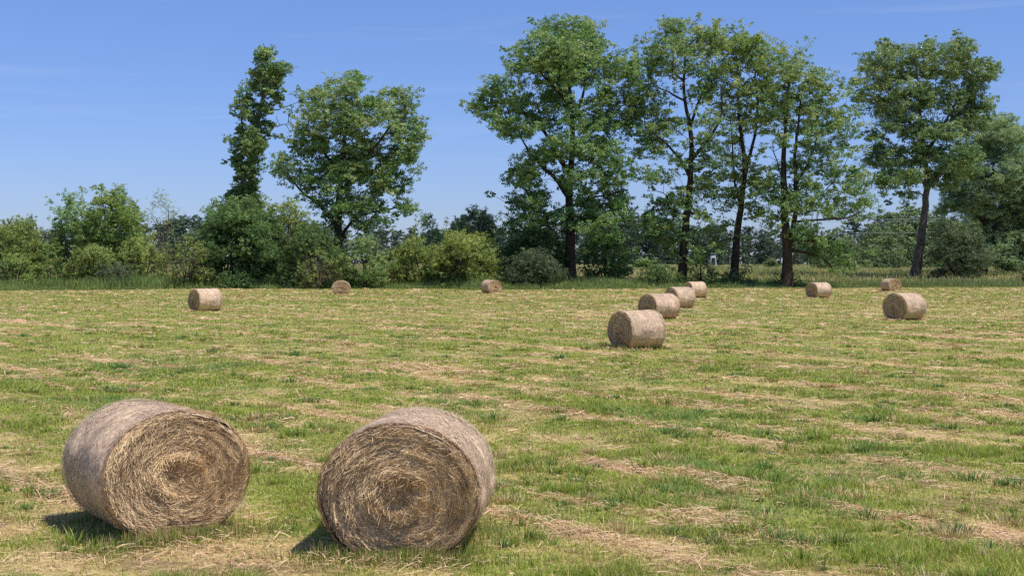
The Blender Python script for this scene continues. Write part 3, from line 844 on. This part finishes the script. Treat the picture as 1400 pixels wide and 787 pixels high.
plant('slim_tree', 'slim pale leaved tree with a bending dark trunk between two forked trees', 'tree', 160, 1003,
      [(1005, 60, 32, 20), (1040, 70, 28, 22), (1015, 92, 28, 18), (1050, 104, 22, 20), (998, 118, 18, 14), (1030, 128, 27, 16), (1050, 148, 15, 14), (990, 148, 13, 12), (1020, 163, 18, 12), (1044, 177, 13, 9),
       (1000, 188, 12, 10), (1030, 238, 28, 18), (1000, 235, 15, 13), (1044, 253, 19, 14), (1005, 265, 16, 13), (1030, 283, 18, 10), (990, 300, 11, 11), (985, 328, 9, 9), (1015, 215, 16, 10)],
      [([(1002, 390), (1006, 345), (1009, 310), (1014, 270), (1019, 225), (1014, 190), (1009, 150), (1010, 110), (1006, 60)], .60, .06),
       ([(1018, 240), (1031, 190), (1036, 150), (1031, 100), (1038, 70)], .26, .06), ([(1012, 285), (1004, 250), (1002, 205), (998, 150)], .18, .05), ([(1013, 170), (1035, 165), (1050, 145)], .12, .04)],
      LIME, clump=.80, n_leaf=62, leaf=.35, dens=.90, seed=15, fill=.75, spread=1.55, minz=6, bias=.02)
plant('twin_stemmed_tree', 'tree forking low into twin dark stems with a wide drooping right side', 'tree', 154, 1075,
      [(1075, 80, 19, 11), (1068, 97, 20, 16), (1095, 100, 27, 17), (1077, 125, 28, 15), (1115, 110, 18, 15), (1102, 135, 25, 13), (1130, 120, 11, 11), (1068, 150, 17, 13), (1120, 155, 25, 14), (1150, 150, 16, 11),
       (1095, 168, 22, 12), (1140, 173, 19, 12), (1164, 171, 13, 11), (1066, 190, 12, 11), (1110, 198, 21, 14), (1146, 203, 19, 12), (1082, 223, 18, 12), (1125, 228, 23, 14), (1160, 233, 18, 11), (1100, 253, 23, 12),
       (1150, 253, 21, 14), (1174, 238, 12, 9), (1060, 254, 20, 12), (1080, 274, 30, 14), (1122, 283, 22, 11), (1172, 273, 15, 9), (1163, 288, 14, 8), (1128, 330, 24, 12), (1150, 336, 16, 12), (1112, 336, 16, 11), (1138, 352, 14, 8), (1158, 350, 8, 8), (1100, 322, 14, 10), (1060, 294, 13, 8), (1100, 308, 18, 9), (1182, 289, 7, 5)],
      [([(1075, 394), (1077, 345), (1074, 318), (1072, 280), (1072, 240), (1072, 200), (1075, 150), (1078, 95)], .74, .07),
       ([(1077, 340), (1088, 308), (1087, 260), (1087, 215), (1092, 160), (1100, 110)], .40, .07), ([(1087, 255), (1106, 225), (1121, 180), (1135, 145)], .22, .05),
       ([(1089, 302), (1128, 298), (1160, 300), (1180, 287)], .16, .05), ([(1072, 250), (1062, 225), (1056, 195)], .12, .04),
       ([(1079, 337), (1105, 344), (1126, 350), (1141, 374)], .2, .07)],
      ASH2, clump=.82, n_leaf=64, leaf=.36, dens=.88, seed=16, fill=.75, spread=1.55, minz=5.5)
plant('leaning_tree', 'big leaning tree with a bare grey trunk and dense flat topped crown', 'tree', 190, 1252,
      [(1215, 62, 17, 11), (1200, 80, 21, 15), (1270, 66, 29, 13), (1310, 62, 19, 12), (1334, 77, 19, 17), (1235, 92, 35, 19), (1290, 93, 34, 19), (1198, 108, 20, 18), (1340, 108, 22, 16), (1358, 90, 8, 10),
       (1250, 128, 38, 20), (1166, 115, 13, 10), (1180, 130, 13, 9), (1212, 143, 25, 18), (1300, 133, 33, 19), (1342, 133, 18, 14), (1240, 168, 33, 18), (1285, 173, 33, 18), (1325, 163, 20, 18), (1196, 180, 13, 7),
       (1202, 203, 17, 11), (1220, 213, 19, 14), (1190, 218, 13, 9), (1250, 208, 25, 16), (1290, 213, 29, 16), (1240, 237, 24, 11), (1215, 243, 19, 12), (1290, 243, 24, 14), (1316, 210, 17, 18), (1236, 261, 13, 5)],
      [([(1251, 380), (1256, 350), (1261, 315), (1265, 280), (1268, 245), (1262, 200), (1258, 160), (1255, 110), (1250, 70)], .78, .09),
       ([(1267, 258), (1242, 218), (1216, 195)], .28, .06), ([(1264, 218), (1285, 180), (1308, 140), (1322, 95)], .32, .07), ([(1259, 185), (1226, 150), (1206, 110)], .25, .06), ([(1267, 255), (1293, 228), (1318, 205)], .25, .06)],
      POPL, clump=.92, n_leaf=95, leaf=.40, dens=.92, seed=17, bark=M_BARK2, minz=9)
plant('willow', 'grey green willow mass at the right edge behind the leaning tree', 'tree', 212, 1345,
      [(1340, 165, 19, 16), (1370, 170, 22, 18), (1395, 190, 20, 22), (1350, 200, 30, 20), (1390, 230, 30, 22), (1330, 225, 24, 16), (1310, 255, 22, 16), (1360, 253, 34, 18), (1400, 263, 26, 18), (1330, 275, 24, 12),
       (1380, 288, 26, 16), (1422, 240, 24, 28), (1302, 280, 18, 12), (1350, 292, 22, 14), (1440, 215, 20, 25), (1425, 285, 24, 20), (1405, 312, 24, 16), (1440, 320, 22, 18), (1365, 315, 20, 12), (1370, 338, 22, 14), (1404, 342, 24, 16), (1438, 350, 24, 14), (1330, 322, 20, 14), (1385, 358, 22, 10), (1424, 366, 22, 8), (1340, 345, 16, 12), (1300, 305, 16, 12)],
      [([(1345, 374), (1345, 330), (1350, 280), (1358, 230), (1365, 180)], .7, .10), ([(1346, 330), (1380, 290), (1400, 240), (1405, 200)], .4, .08), ([(1347, 310), (1325, 280), (1312, 255)], .28, .07)],
      WILL, clump=1.05, n_leaf=120, leaf=.36, dens=1.15, seed=18, minz=5, bark=M_BARK)
print('tall trees done')

# --- bushes and small trees of the hedge line
def dome_lobes(x0, x1, y0, y1, n, seed, tip=.35):
    """lobes that fill a rounded mass between the given edges with an uneven top"""
    R = np.random.default_rng(seed)
    cx, hw, h = (x0+x1)/2, (x1-x0)/2, y1-y0
    out = []
    for i in range(n):
        u = -.9+1.8*(i+R.random())/n if i % 2 else R.uniform(-.9, .9)
        top = (1-abs(u)**2.2*.60)*(.72+.28*R.random())
        v = top if i % 2 else R.uniform(0.05, 1)*top
        rx = hw*R.uniform(.20, .34)*(1.1-.35*v); ry = min(rx*R.uniform(.7, 1.1), h*.22)
        if i % 5 == 1: rx *= .38; ry = min(ry*1.7, h*.24)
        out.append((cx+u*(hw-rx*.8), y1-v*(h-ry)-ry*.15, rx, ry))
    return out

def bush(name, label, cat, x0, x1, y0, d, pal, seed, clump=.55, leaf=.24, n_leaf=60, dens=1.5, nl=22, group=None, twigs=3, bark=M_BARK, y1=None, stems=5, bias=0.0, depth=.7, extra=()):
    cx = (x0+x1)/2
    Zg = gz((cx-PX0)/F*d, d)
    yb = PY0+(CZ-Zg)*F/d
    lob = dome_lobes(x0, x1, y0, y1 or yb-2, nl, seed)+list(extra)
    R = np.random.default_rng(seed+500)
    tr = [([(cx, yb), (cx+R.normal(0, 3), yb-(yb-y0)*.35), (cx+R.normal(0, 5), yb-(yb-y0)*.7)], .16, .05)]
    for k in range(stems-1):
        u = R.uniform(-.7, .7)*(x1-x0)/2
        tr.append(([(cx, yb), (cx+u*.45, yb-(yb-y0)*.22), (cx+u, yb-(yb-y0)*.6)], .10, .04))
    dead = []
    for k in range(twigs):
        u = R.uniform(-.8, .8)*(x1-x0)/2; v = R.uniform(.2, .75)
        dead.append(((cx+u*.4, yb-(yb-y0)*v*.3), (cx+u*.8, yb-(yb-y0)*v*.7), (cx+u+R.normal(0, 4), yb-(yb-y0)*v)))
    return plant(name, label, cat, d, cx, lob, tr, pal, clump=clump, n_leaf=n_leaf, leaf=leaf, dens=dens, seed=seed, bark=bark, crown='foliage', stem='stems',
                 minz=.3, rt=.016, depth=depth, bias=bias, dead=dead, flat=.8)

bush('hawthorn_bush', 'rounded olive hawthorn at the far left edge of the hedge', 'bush', -40, 76, 290, 152, OLIVE, 31, nl=44, bias=-.12, twigs=7)
bush('low_bush', 'low yellow green bush in front of the leftmost hawthorn', 'bush', -12, 52, 338, 146, LIME, 32, nl=20, leaf=.22)
bush('poplar_sapling', 'pale green bushy young tree left of the bright rounded one', 'tree', 60, 134, 272, 163, BRIGHT, 33, clump=.7, leaf=.30, nl=34, dens=1.15, extra=[(97, 272, 10, 12), (112, 266, 6, 10), (85, 285, 10, 10)])
YT = [(137, 270, 9, 10), (137, 256, 4, 6), (162, 268, 10, 12), (161, 254, 4, 7), (120, 290, 12, 14), (182, 286, 10, 14)]
bush('young_tree', 'bright green rounded young tree with a pointed double top', 'tree', 104, 202, 262, 160, LIME, 34, clump=.7, leaf=.32, nl=44, dens=1.15, bias=-.04, extra=YT)
bush('scrub_bush', 'dull brownish olive scrub in front of the rounded young tree', 'bush', 84, 158, 322, 150, OLIVE, 35, nl=26, twigs=3, bias=-.1)
bush('sallow_bush', 'yellowish olive bush with a pointed top right of the young tree', 'bush', 158, 228, 308, 151, OLIVE, 36, nl=28, bias=.06)
bush('birch', 'thin sparse grey birch showing sky through its crown', 'tree', 196, 248, 250, 172, WILL, 37, clump=.6, leaf=.22, n_leaf=17, dens=.95, nl=30, bark=M_BARK2, bias=.1, y1=345)
bush('dry_shrub', 'brownish grey half bare shrub between hedge and dark bush', 'bush', 220, 296, 316, 149, OLIVE, 38, n_leaf=26, nl=26, twigs=9, bark=M_TWIG, bias=-.2, stems=9, dens=1.3)
bush('silver_shrub', 'low grey green sallow shrub at the grass edge left of the dark bush', 'bush', 120, 196, 352, 147, SILV, 381, n_leaf=40, nl=18, leaf=.2)
bush('ivy_bush', 'large dark green rounded bush under the slim leaning tree', 'bush', 264, 388, 262, 153, DARK, 39, clump=.6, leaf=.25, n_leaf=75, nl=60, dens=1.5, bias=.02)
bush('sunlit_bush_top', 'light green top of the dark bush, sunlight painted in, beside the slim trunk', 'tree', 276, 330, 257, 157, BRIGHT, 40, nl=20, clump=.6, y1=320)  # sunlit upper left of the dark bush, painted as brighter leaves
bush('ash_sapling', 'pale yellow green young tree behind the dark rounded bush', 'tree', 326, 394, 258, 163, LIME, 41, nl=30, clump=.7, leaf=.3, dens=1.15, bias=.12)
bush('aspen_sapling', 'yellow green young tree left of the round crowned trunk', 'tree', 366, 424, 255, 166, LIME, 42, nl=28, clump=.7, leaf=.3, dens=1.15, bias=.08)
bush('thorn_bush', 'dark thorny bush with brown twigs around the round tree trunk', 'bush', 376, 478, 296, 151, DARK, 43, nl=44, twigs=8, clump=.55, leaf=.22, bias=-.05, n_leaf=48, bark=M_TWIG)
bush('elder_bush', 'fresh green elder bush right of the round tree trunk', 'bush', 466, 532, 312, 150, ASH2, 44, nl=30, bias=.06)
bush('thorn_thicket', 'brown twiggy thicket low at the foot of the round tree', 'bush', 400, 470, 335, 147, OLIVE, 441, nl=16, twigs=12, n_leaf=22, bark=M_TWIG, stems=10, bias=-.2)
bush('privet_bush', 'pale olive bush left of the wide brown twigged bush', 'bush', 522, 606, 318, 156, OLIVE, 45, nl=34, bias=.05)
bush('poplar_shoot', 'small bright sapling poking above the olive bushes', 'tree', 566, 604, 288, 162, BRIGHT, 46, nl=14, clump=.6, leaf=.3, y1=350)
bush('dark_tree', 'dark bluish green tree with feathery top behind the wide bush', 'tree', 598, 692, 277, 170, BLUEG, 47, nl=40, clump=.8, leaf=.34, dens=1.1, bias=-.1)
bush('wide_bush', 'wide sunlit yellow olive bush with brown twigs at its base', 'bush', 580, 690, 306, 152, OLIVE, 48, nl=46, twigs=9, bias=.1, bark=M_TWIG, stems=8)
bush('shade_bush', 'dark shaded bush in the gap left of the tallest trunk', 'bush', 680, 784, 304, 160, DARK, 49, nl=46, bias=-.15)
bush('silver_bush', 'low silvery grey green bush under the tallest tree', 'bush', 684, 778, 334, 150, SILV, 50, nl=34, leaf=.22, bias=-.08)
bush('climber_bush', 'olive bush wrapped around the right of the tallest trunk', 'bush', 790, 866, 300, 161, ASH, 51, nl=48, bias=-.2, twigs=5, n_leaf=50)
bush('trunk_scrub', 'dark scrub left of the open crowned tree foot', 'bush', 862, 934, 352, 153, DARK, 52, nl=24, clump=.45, leaf=.22, bias=-.05, n_leaf=44, dens=1.7, twigs=4)
bush('nettle_scrub', 'dark scrub right of the open crowned tree foot', 'bush', 934, 984, 344, 156, DARK, 53, nl=20, clump=.45, leaf=.22, bias=.05, n_leaf=44, dens=1.7, twigs=2)
bush('bramble', 'low dark bramble against the slim tree foot', 'bush', 980, 1034, 358, 157, DARK, 54, nl=16, clump=.4, leaf=.2, n_leaf=40, dens=1.7)
bush('weed_scrub', 'low green weeds round the foot of the twin stems', 'bush', 1042, 1100, 368, 155, ASH, 57, nl=14, clump=.38, leaf=.2, n_leaf=38, dens=1.6)
bush('grey_willow_bush', 'silvery willow bush with a dark hollow beside the leaning trunk', 'bush', 1268, 1350, 296, 186, SILV, 55, nl=44, clump=.65, leaf=.28, dens=1.3, bias=.08, twigs=2)
bush('reddish_shrub', 'small dark reddish shrub at the right edge of the field', 'bush', 1388, 1440, 362, 165, ((.05, .035, .022), (.095, .075, .035), (.15, .13, .06)), 56, nl=12, clump=.4, leaf=.2)
bush('round_shrub', 'little round pale shrub far out on the meadow', 'bush', 1044, 1064, 349, 330, FARO, 58, nl=14, clump=.6, leaf=.5, y1=364)
bush('meadow_shrub', 'bright green low shrub on the meadow right of the tallest tree', 'bush', 862, 892, 349, 320, BRIGHT, 59, nl=14, clump=.7, leaf=.5, y1=363, bias=-.1)
print('bushes done')

# --- far woodland: individual trees sharing a few crowns
def far_meshes(pal, seed, conic, H=16.0):
    R = np.random.default_rng(seed)
    n = 60
    u = R.random(n)
    z = H*(.03+.93*u)
    prof = np.where(conic, 1-u, np.sqrt(np.clip(1-(2*u-.75)**2*.55, .05, 1)))
    rad = H*.27*prof*np.sqrt(R.random(n)); a = R.uniform(0, 6.28, n)
    cl = np.stack([rad*np.cos(a), rad*np.sin(a), z], -1)
    sk = Skel(); sk.chain(np.array([[0, 0, -.3], [.2, 0, H*.4], [.1, .1, H*.9]]), .3, .05, None, 2.0, .05, R)
    sk.grow(cl, R, 1.5, 2.5)
    V, Q = sk.mesh(.05)
    t = mesh_np('trunk', V, Q, M_BARK, None, True)
    V, Q, C = leaves_np(cl, 42, H*.105*R.uniform(.7, 1.25, n), .62, pal, R, .75, .4, np.clip(.1+.6*R.random(n)+.3*u, 0, 1), np.array([0, 0, H*.5]))  # clump tone also painted paler towards the exposed top
    V[:, 2] = np.maximum(V[:, 2], .05)
    return t, mesh_np('crown', V, Q, M_FAR, C)
FARM = [far_meshes(FAR_HAZE, 71, False), far_meshes(FAR_HAZE, 72, False), far_meshes(FAR_HAZE, 73, True), far_meshes(FAR_HAZE, 74, False)]
FARN = [far_meshes(FARO, 81, False), far_meshes(FARO, 82, False), far_meshes(FARO, 83, True)]
def far_tree(name, label, group, x, y, h, ms, R):
    r = empty(name, (x, y, gz(x, y)), R.uniform(0, 6.28))
    s = h/16.0; r.scale = (s*R.uniform(1.05, 1.55), s*R.uniform(1.05, 1.55), s)
    tag(r, label, 'tree', group)
    link(bpy.data.objects.new('trunk', ms[0]), r); link(bpy.data.objects.new('crown', ms[1]), r)
R = np.random.default_rng(5)
for row, (y0, h0) in enumerate(((455, 12), (490, 15), (540, 18))):
    xx = -.47*y0
    while xx < .5*y0:
        px = PX0+xx/y0*F
        up = 1.0+.18*math.sin(xx/23.0)
        far_tree('woodland_tree', 'tree tinted hazy blue green, of the distant wood along the horizon', 'distant woodland trees', xx+R.normal(0, 1.5), y0+R.normal(0, 9), h0*up*R.uniform(.82, 1.15), FARM[R.integers(0, 4)], R)
        xx += R.uniform(4.2, 7.4)*(1.2 if row else 1)
for i in range(46):
    px = 1120+ (1500-1120)*(i+R.random())/46
    prof = np.interp(px, [1120, 1165, 1185, 1215, 1240, 1300, 1400, 1500], [8, 9, 11.5, 13, 17, 17, 12, 11])
    y = R.uniform(330, 410)
    far_tree('copse_tree', 'mid green tree of the copse on the right beyond the meadow', 'copse trees right of the meadow', (px-PX0)/F*y, y, prof*R.uniform(.72, 1.08)*y/370, FARN[R.integers(0, 3)], R)
for i in range(16):
    px = 1110+(1420-1110)*(i+R.random())/16
    y = R.uniform(300, 325)
    far_tree('copse_shrub', 'low olive shrub along the foot of the copse beyond the meadow', 'shrubs at the foot of the copse', (px-PX0)/F*y, y, R.uniform(4, 6.5), FARN[R.integers(0, 2)], R)

# ------------------------------------------------------------------ small built things
def hunting_stand():
    d = 400.0; px = 975.0
    x = (px-PX0)/F*d
    z0 = gz(x, d)
    r = empty('hunting_stand', (x, d, z0)); tag(r, 'small white hunting stand on tall legs before the distant wood', 'hunting stand')
    b = Bag(); b.add(*box_vq((0, 0, 3.3), (1.5, 1.4, .9)))
    V, Q, _ = b.out(); obj_np('cabin', V, Q, M_WHITE, None, r)
    b = Bag(); b.add(*box_vq((0, 0, 4.32), (1.9, 1.8, .08)))
    for sx in (-1, 1):
        for sy in (-1, 1): b.add(*box_vq((sx*.68, sy*.62, 4.01), (.08, .08, .52)))
    V, Q, _ = b.out(); obj_np('roof', V, Q, M_WHITE, None, r)
    for sx in (-1, 1):
        for sy in (-1, 1):
            V, Q = tube(np.array([[sx*.95, sy*.9, -.2], [sx*.8, sy*.75, 1.5], [sx*.68, sy*.62, 2.84]]), (.09, .08, .08), 6)
            obj_np('leg', V, Q, M_WHITE, None, r)
    b = Bag()
    for sx in (-.22, .22): b.add(*tube(np.array([[sx, -1.5, 0], [sx, -1.1, 1.4], [sx, -.75, 2.85]]), (.04,)*3, 5))
    for k in range(8):
        t = (k+.7)/8.5; yy = -1.5+.75*t
        b.add(*tube(np.array([[-.22, yy, 2.85*t], [0, yy, 2.85*t], [.22, yy, 2.85*t]]), (.03,)*3, 5))
    V, Q, _ = b.out(); obj_np('ladder', V, Q, M_WOOD, None, r)
hunting_stand()

def wooden_pole():
    d = 176.0; x = (227-PX0)/F*d; z0 = gz(x, d)
    r = empty('wooden_pole', (x, d, z0)); tag(r, 'thin brown wooden pole standing by the sparse grey birch', 'pole')
    P = np.array([[0, 0, -.3], [.03, 0, 2], [.05, 0, 4.5], [.10, .02, 7.8]])
    V, Q = tube(P, (.17, .16, .15, .13), 8); obj_np('shaft', V, Q, M_WOOD, None, r, True)
    V, Q = tube(np.array([[.10, .02, 7.78], [.10, .02, 7.84], [.10, .02, 7.90]]), (.145, .145, .02), 8); obj_np('pole_cap', V, Q, M_WOOD, None, r)
    V, Q = tube(np.array([[.07, 0, 3.4], [1.0, .2, 3.15], [1.9, .3, 3.3]]), (.06, .05, .03), 5); obj_np('stay', V, Q, M_WOOD, None, r, True)
wooden_pole()

def power_line():
    d = 300.0
    r = empty('power_line', ((1225-PX0)/F*d, d, gz((1225-PX0)/F*d, d))); tag(r, 'thin grey overhead wires crossing the sky gap left of the leaning trunk', 'power line')
    s = d/F; X0, Z0 = r.location.x, r.location.z
    for (ya, yb, dy) in ((299, 301, 0), (302, 304, 2), (319, 314, 4)):
        t = np.linspace(0, 1, 24)
        px = 1120+(1500-1120)*t
        py = ya+(yb-ya)*t-22*(t-.3)*np.maximum(0, t-.3)
        P = np.stack([(px-PX0)*s-X0, np.full(24, float(dy)), CZ+(PY0-py)*s-Z0], -1)
        V, Q = tube(P, np.full(24, .045), 5); obj_np('wire', V, Q, M_CABLE, None, r, True)
    for px in (1120, 1500):
        xx = (px-PX0)*s-X0
        V, Q = tube(np.array([[xx, 2, -.5], [xx, 2, 6], [xx, 2, 14.0]]), (.17, .15, .12), 8); obj_np('pole', V, Q, M_WOOD, None, r, True)
power_line()

# ------------------------------------------------------------------ sky and sun
w = bpy.data.worlds.new('World'); sc.world = w; w.use_nodes = True
nt = w.node_tree; nt.nodes.clear()
out = nt.nodes.new('ShaderNodeOutputWorld'); bg = nt.nodes.new('ShaderNodeBackground')
sky = nt.nodes.new('ShaderNodeTexSky'); sky.sky_type = 'NISHITA'; sky.sun_disc = False
sky.sun_elevation = math.radians(SUN_EL)
sdx, sdy = math.cos(math.radians(SUN_TH)), -math.sin(math.radians(SUN_TH))
sky.sun_rotation = math.atan2(sdx, sdy)
sky.altitude = 100; sky.air_density = 1.0; sky.dust_density = .25; sky.ozone_density = 3.0
# thin cirrus streaks, by direction
tc = nt.nodes.new('ShaderNodeTexCoord'); mp = nt.nodes.new('ShaderNodeMapping')
mp.inputs['Scale'].default_value = (2.2, 2.2, 40.0); mp.inputs['Rotation'].default_value = (0, math.radians(4), 0)
nz = nt.nodes.new('ShaderNodeTexNoise'); nz.inputs['Scale'].default_value = 1.3; nz.inputs['Detail'].default_value = 9; nz.inputs['Roughness'].default_value = .58; nz.inputs['Distortion'].default_value = .5
mr = nt.nodes.new('ShaderNodeMapRange'); mr.inputs[1].default_value = .56; mr.inputs[2].default_value = .80; mr.inputs[3].default_value = 0; mr.inputs[4].default_value = .13
nt.links.new(tc.outputs['Generated'], mp.inputs[0]); nt.links.new(mp.outputs[0], nz.inputs['Vector']); nt.links.new(nz.outputs['Fac'], mr.inputs[0])
sx = nt.nodes.new('ShaderNodeSeparateXYZ'); nt.links.new(tc.outputs['Generated'], sx.inputs[0])
sr = nt.nodes.new('ShaderNodeMapRange'); sr.inputs[1].default_value = 0; sr.inputs[2].default_value = .2
nt.links.new(sx.outputs['Z'], sr.inputs[0])
hue = mixrgb(nt, 'MIX', sr.outputs[0], (.62, .72, 1.16, 1), (.76, .88, 1.26, 1))   # clearer, bluer air than the stock atmosphere
tint = mixrgb(nt, 'MULTIPLY', 1.0, sky.outputs[0], hue)
cc = mixrgb(nt, 'MIX', mr.outputs[0], tint, (8.0, 8.2, 9.0, 1))
nt.links.new(cc, bg.inputs['Color'])
bg.inputs['Strength'].default_value = .11
nt.links.new(bg.outputs[0], out.inputs[0])

ld = bpy.data.lights.new('sun', 'SUN'); ld.energy = 5.0; ld.angle = math.radians(.53); ld.color = (1, .95, .86)
so = link(bpy.data.objects.new('sun', ld))
e = math.radians(SUN_EL)
from mathutils import Vector
so.rotation_euler = Vector((sdx*math.cos(e), sdy*math.cos(e), math.sin(e))).to_track_quat('Z', 'Y').to_euler()

# ------------------------------------------------------------------ camera
cd = bpy.data.cameras.new('camera'); co = link(bpy.data.objects.new('camera', cd))
co.location = (0, 0, CZ); co.rotation_euler = (math.pi/2, 0, 0)
cd.sensor_width = 36; cd.lens = F/1400*36
cd.shift_y = -(787/2-PY0)/1400
cd.clip_start = .1; cd.clip_end = 8000
sc.camera = co
sc.view_settings.view_transform = 'Standard'; sc.view_settings.look = 'None'; sc.view_settings.exposure = 0
sc.render.engine = 'CYCLES'
sc.cycles.max_bounces = 6; sc.cycles.transmission_bounces = 4; sc.cycles.diffuse_bounces = 3; sc.cycles.glossy_bounces = 2
sc.cycles.use_denoising = False
print('objects', len(sc.objects))
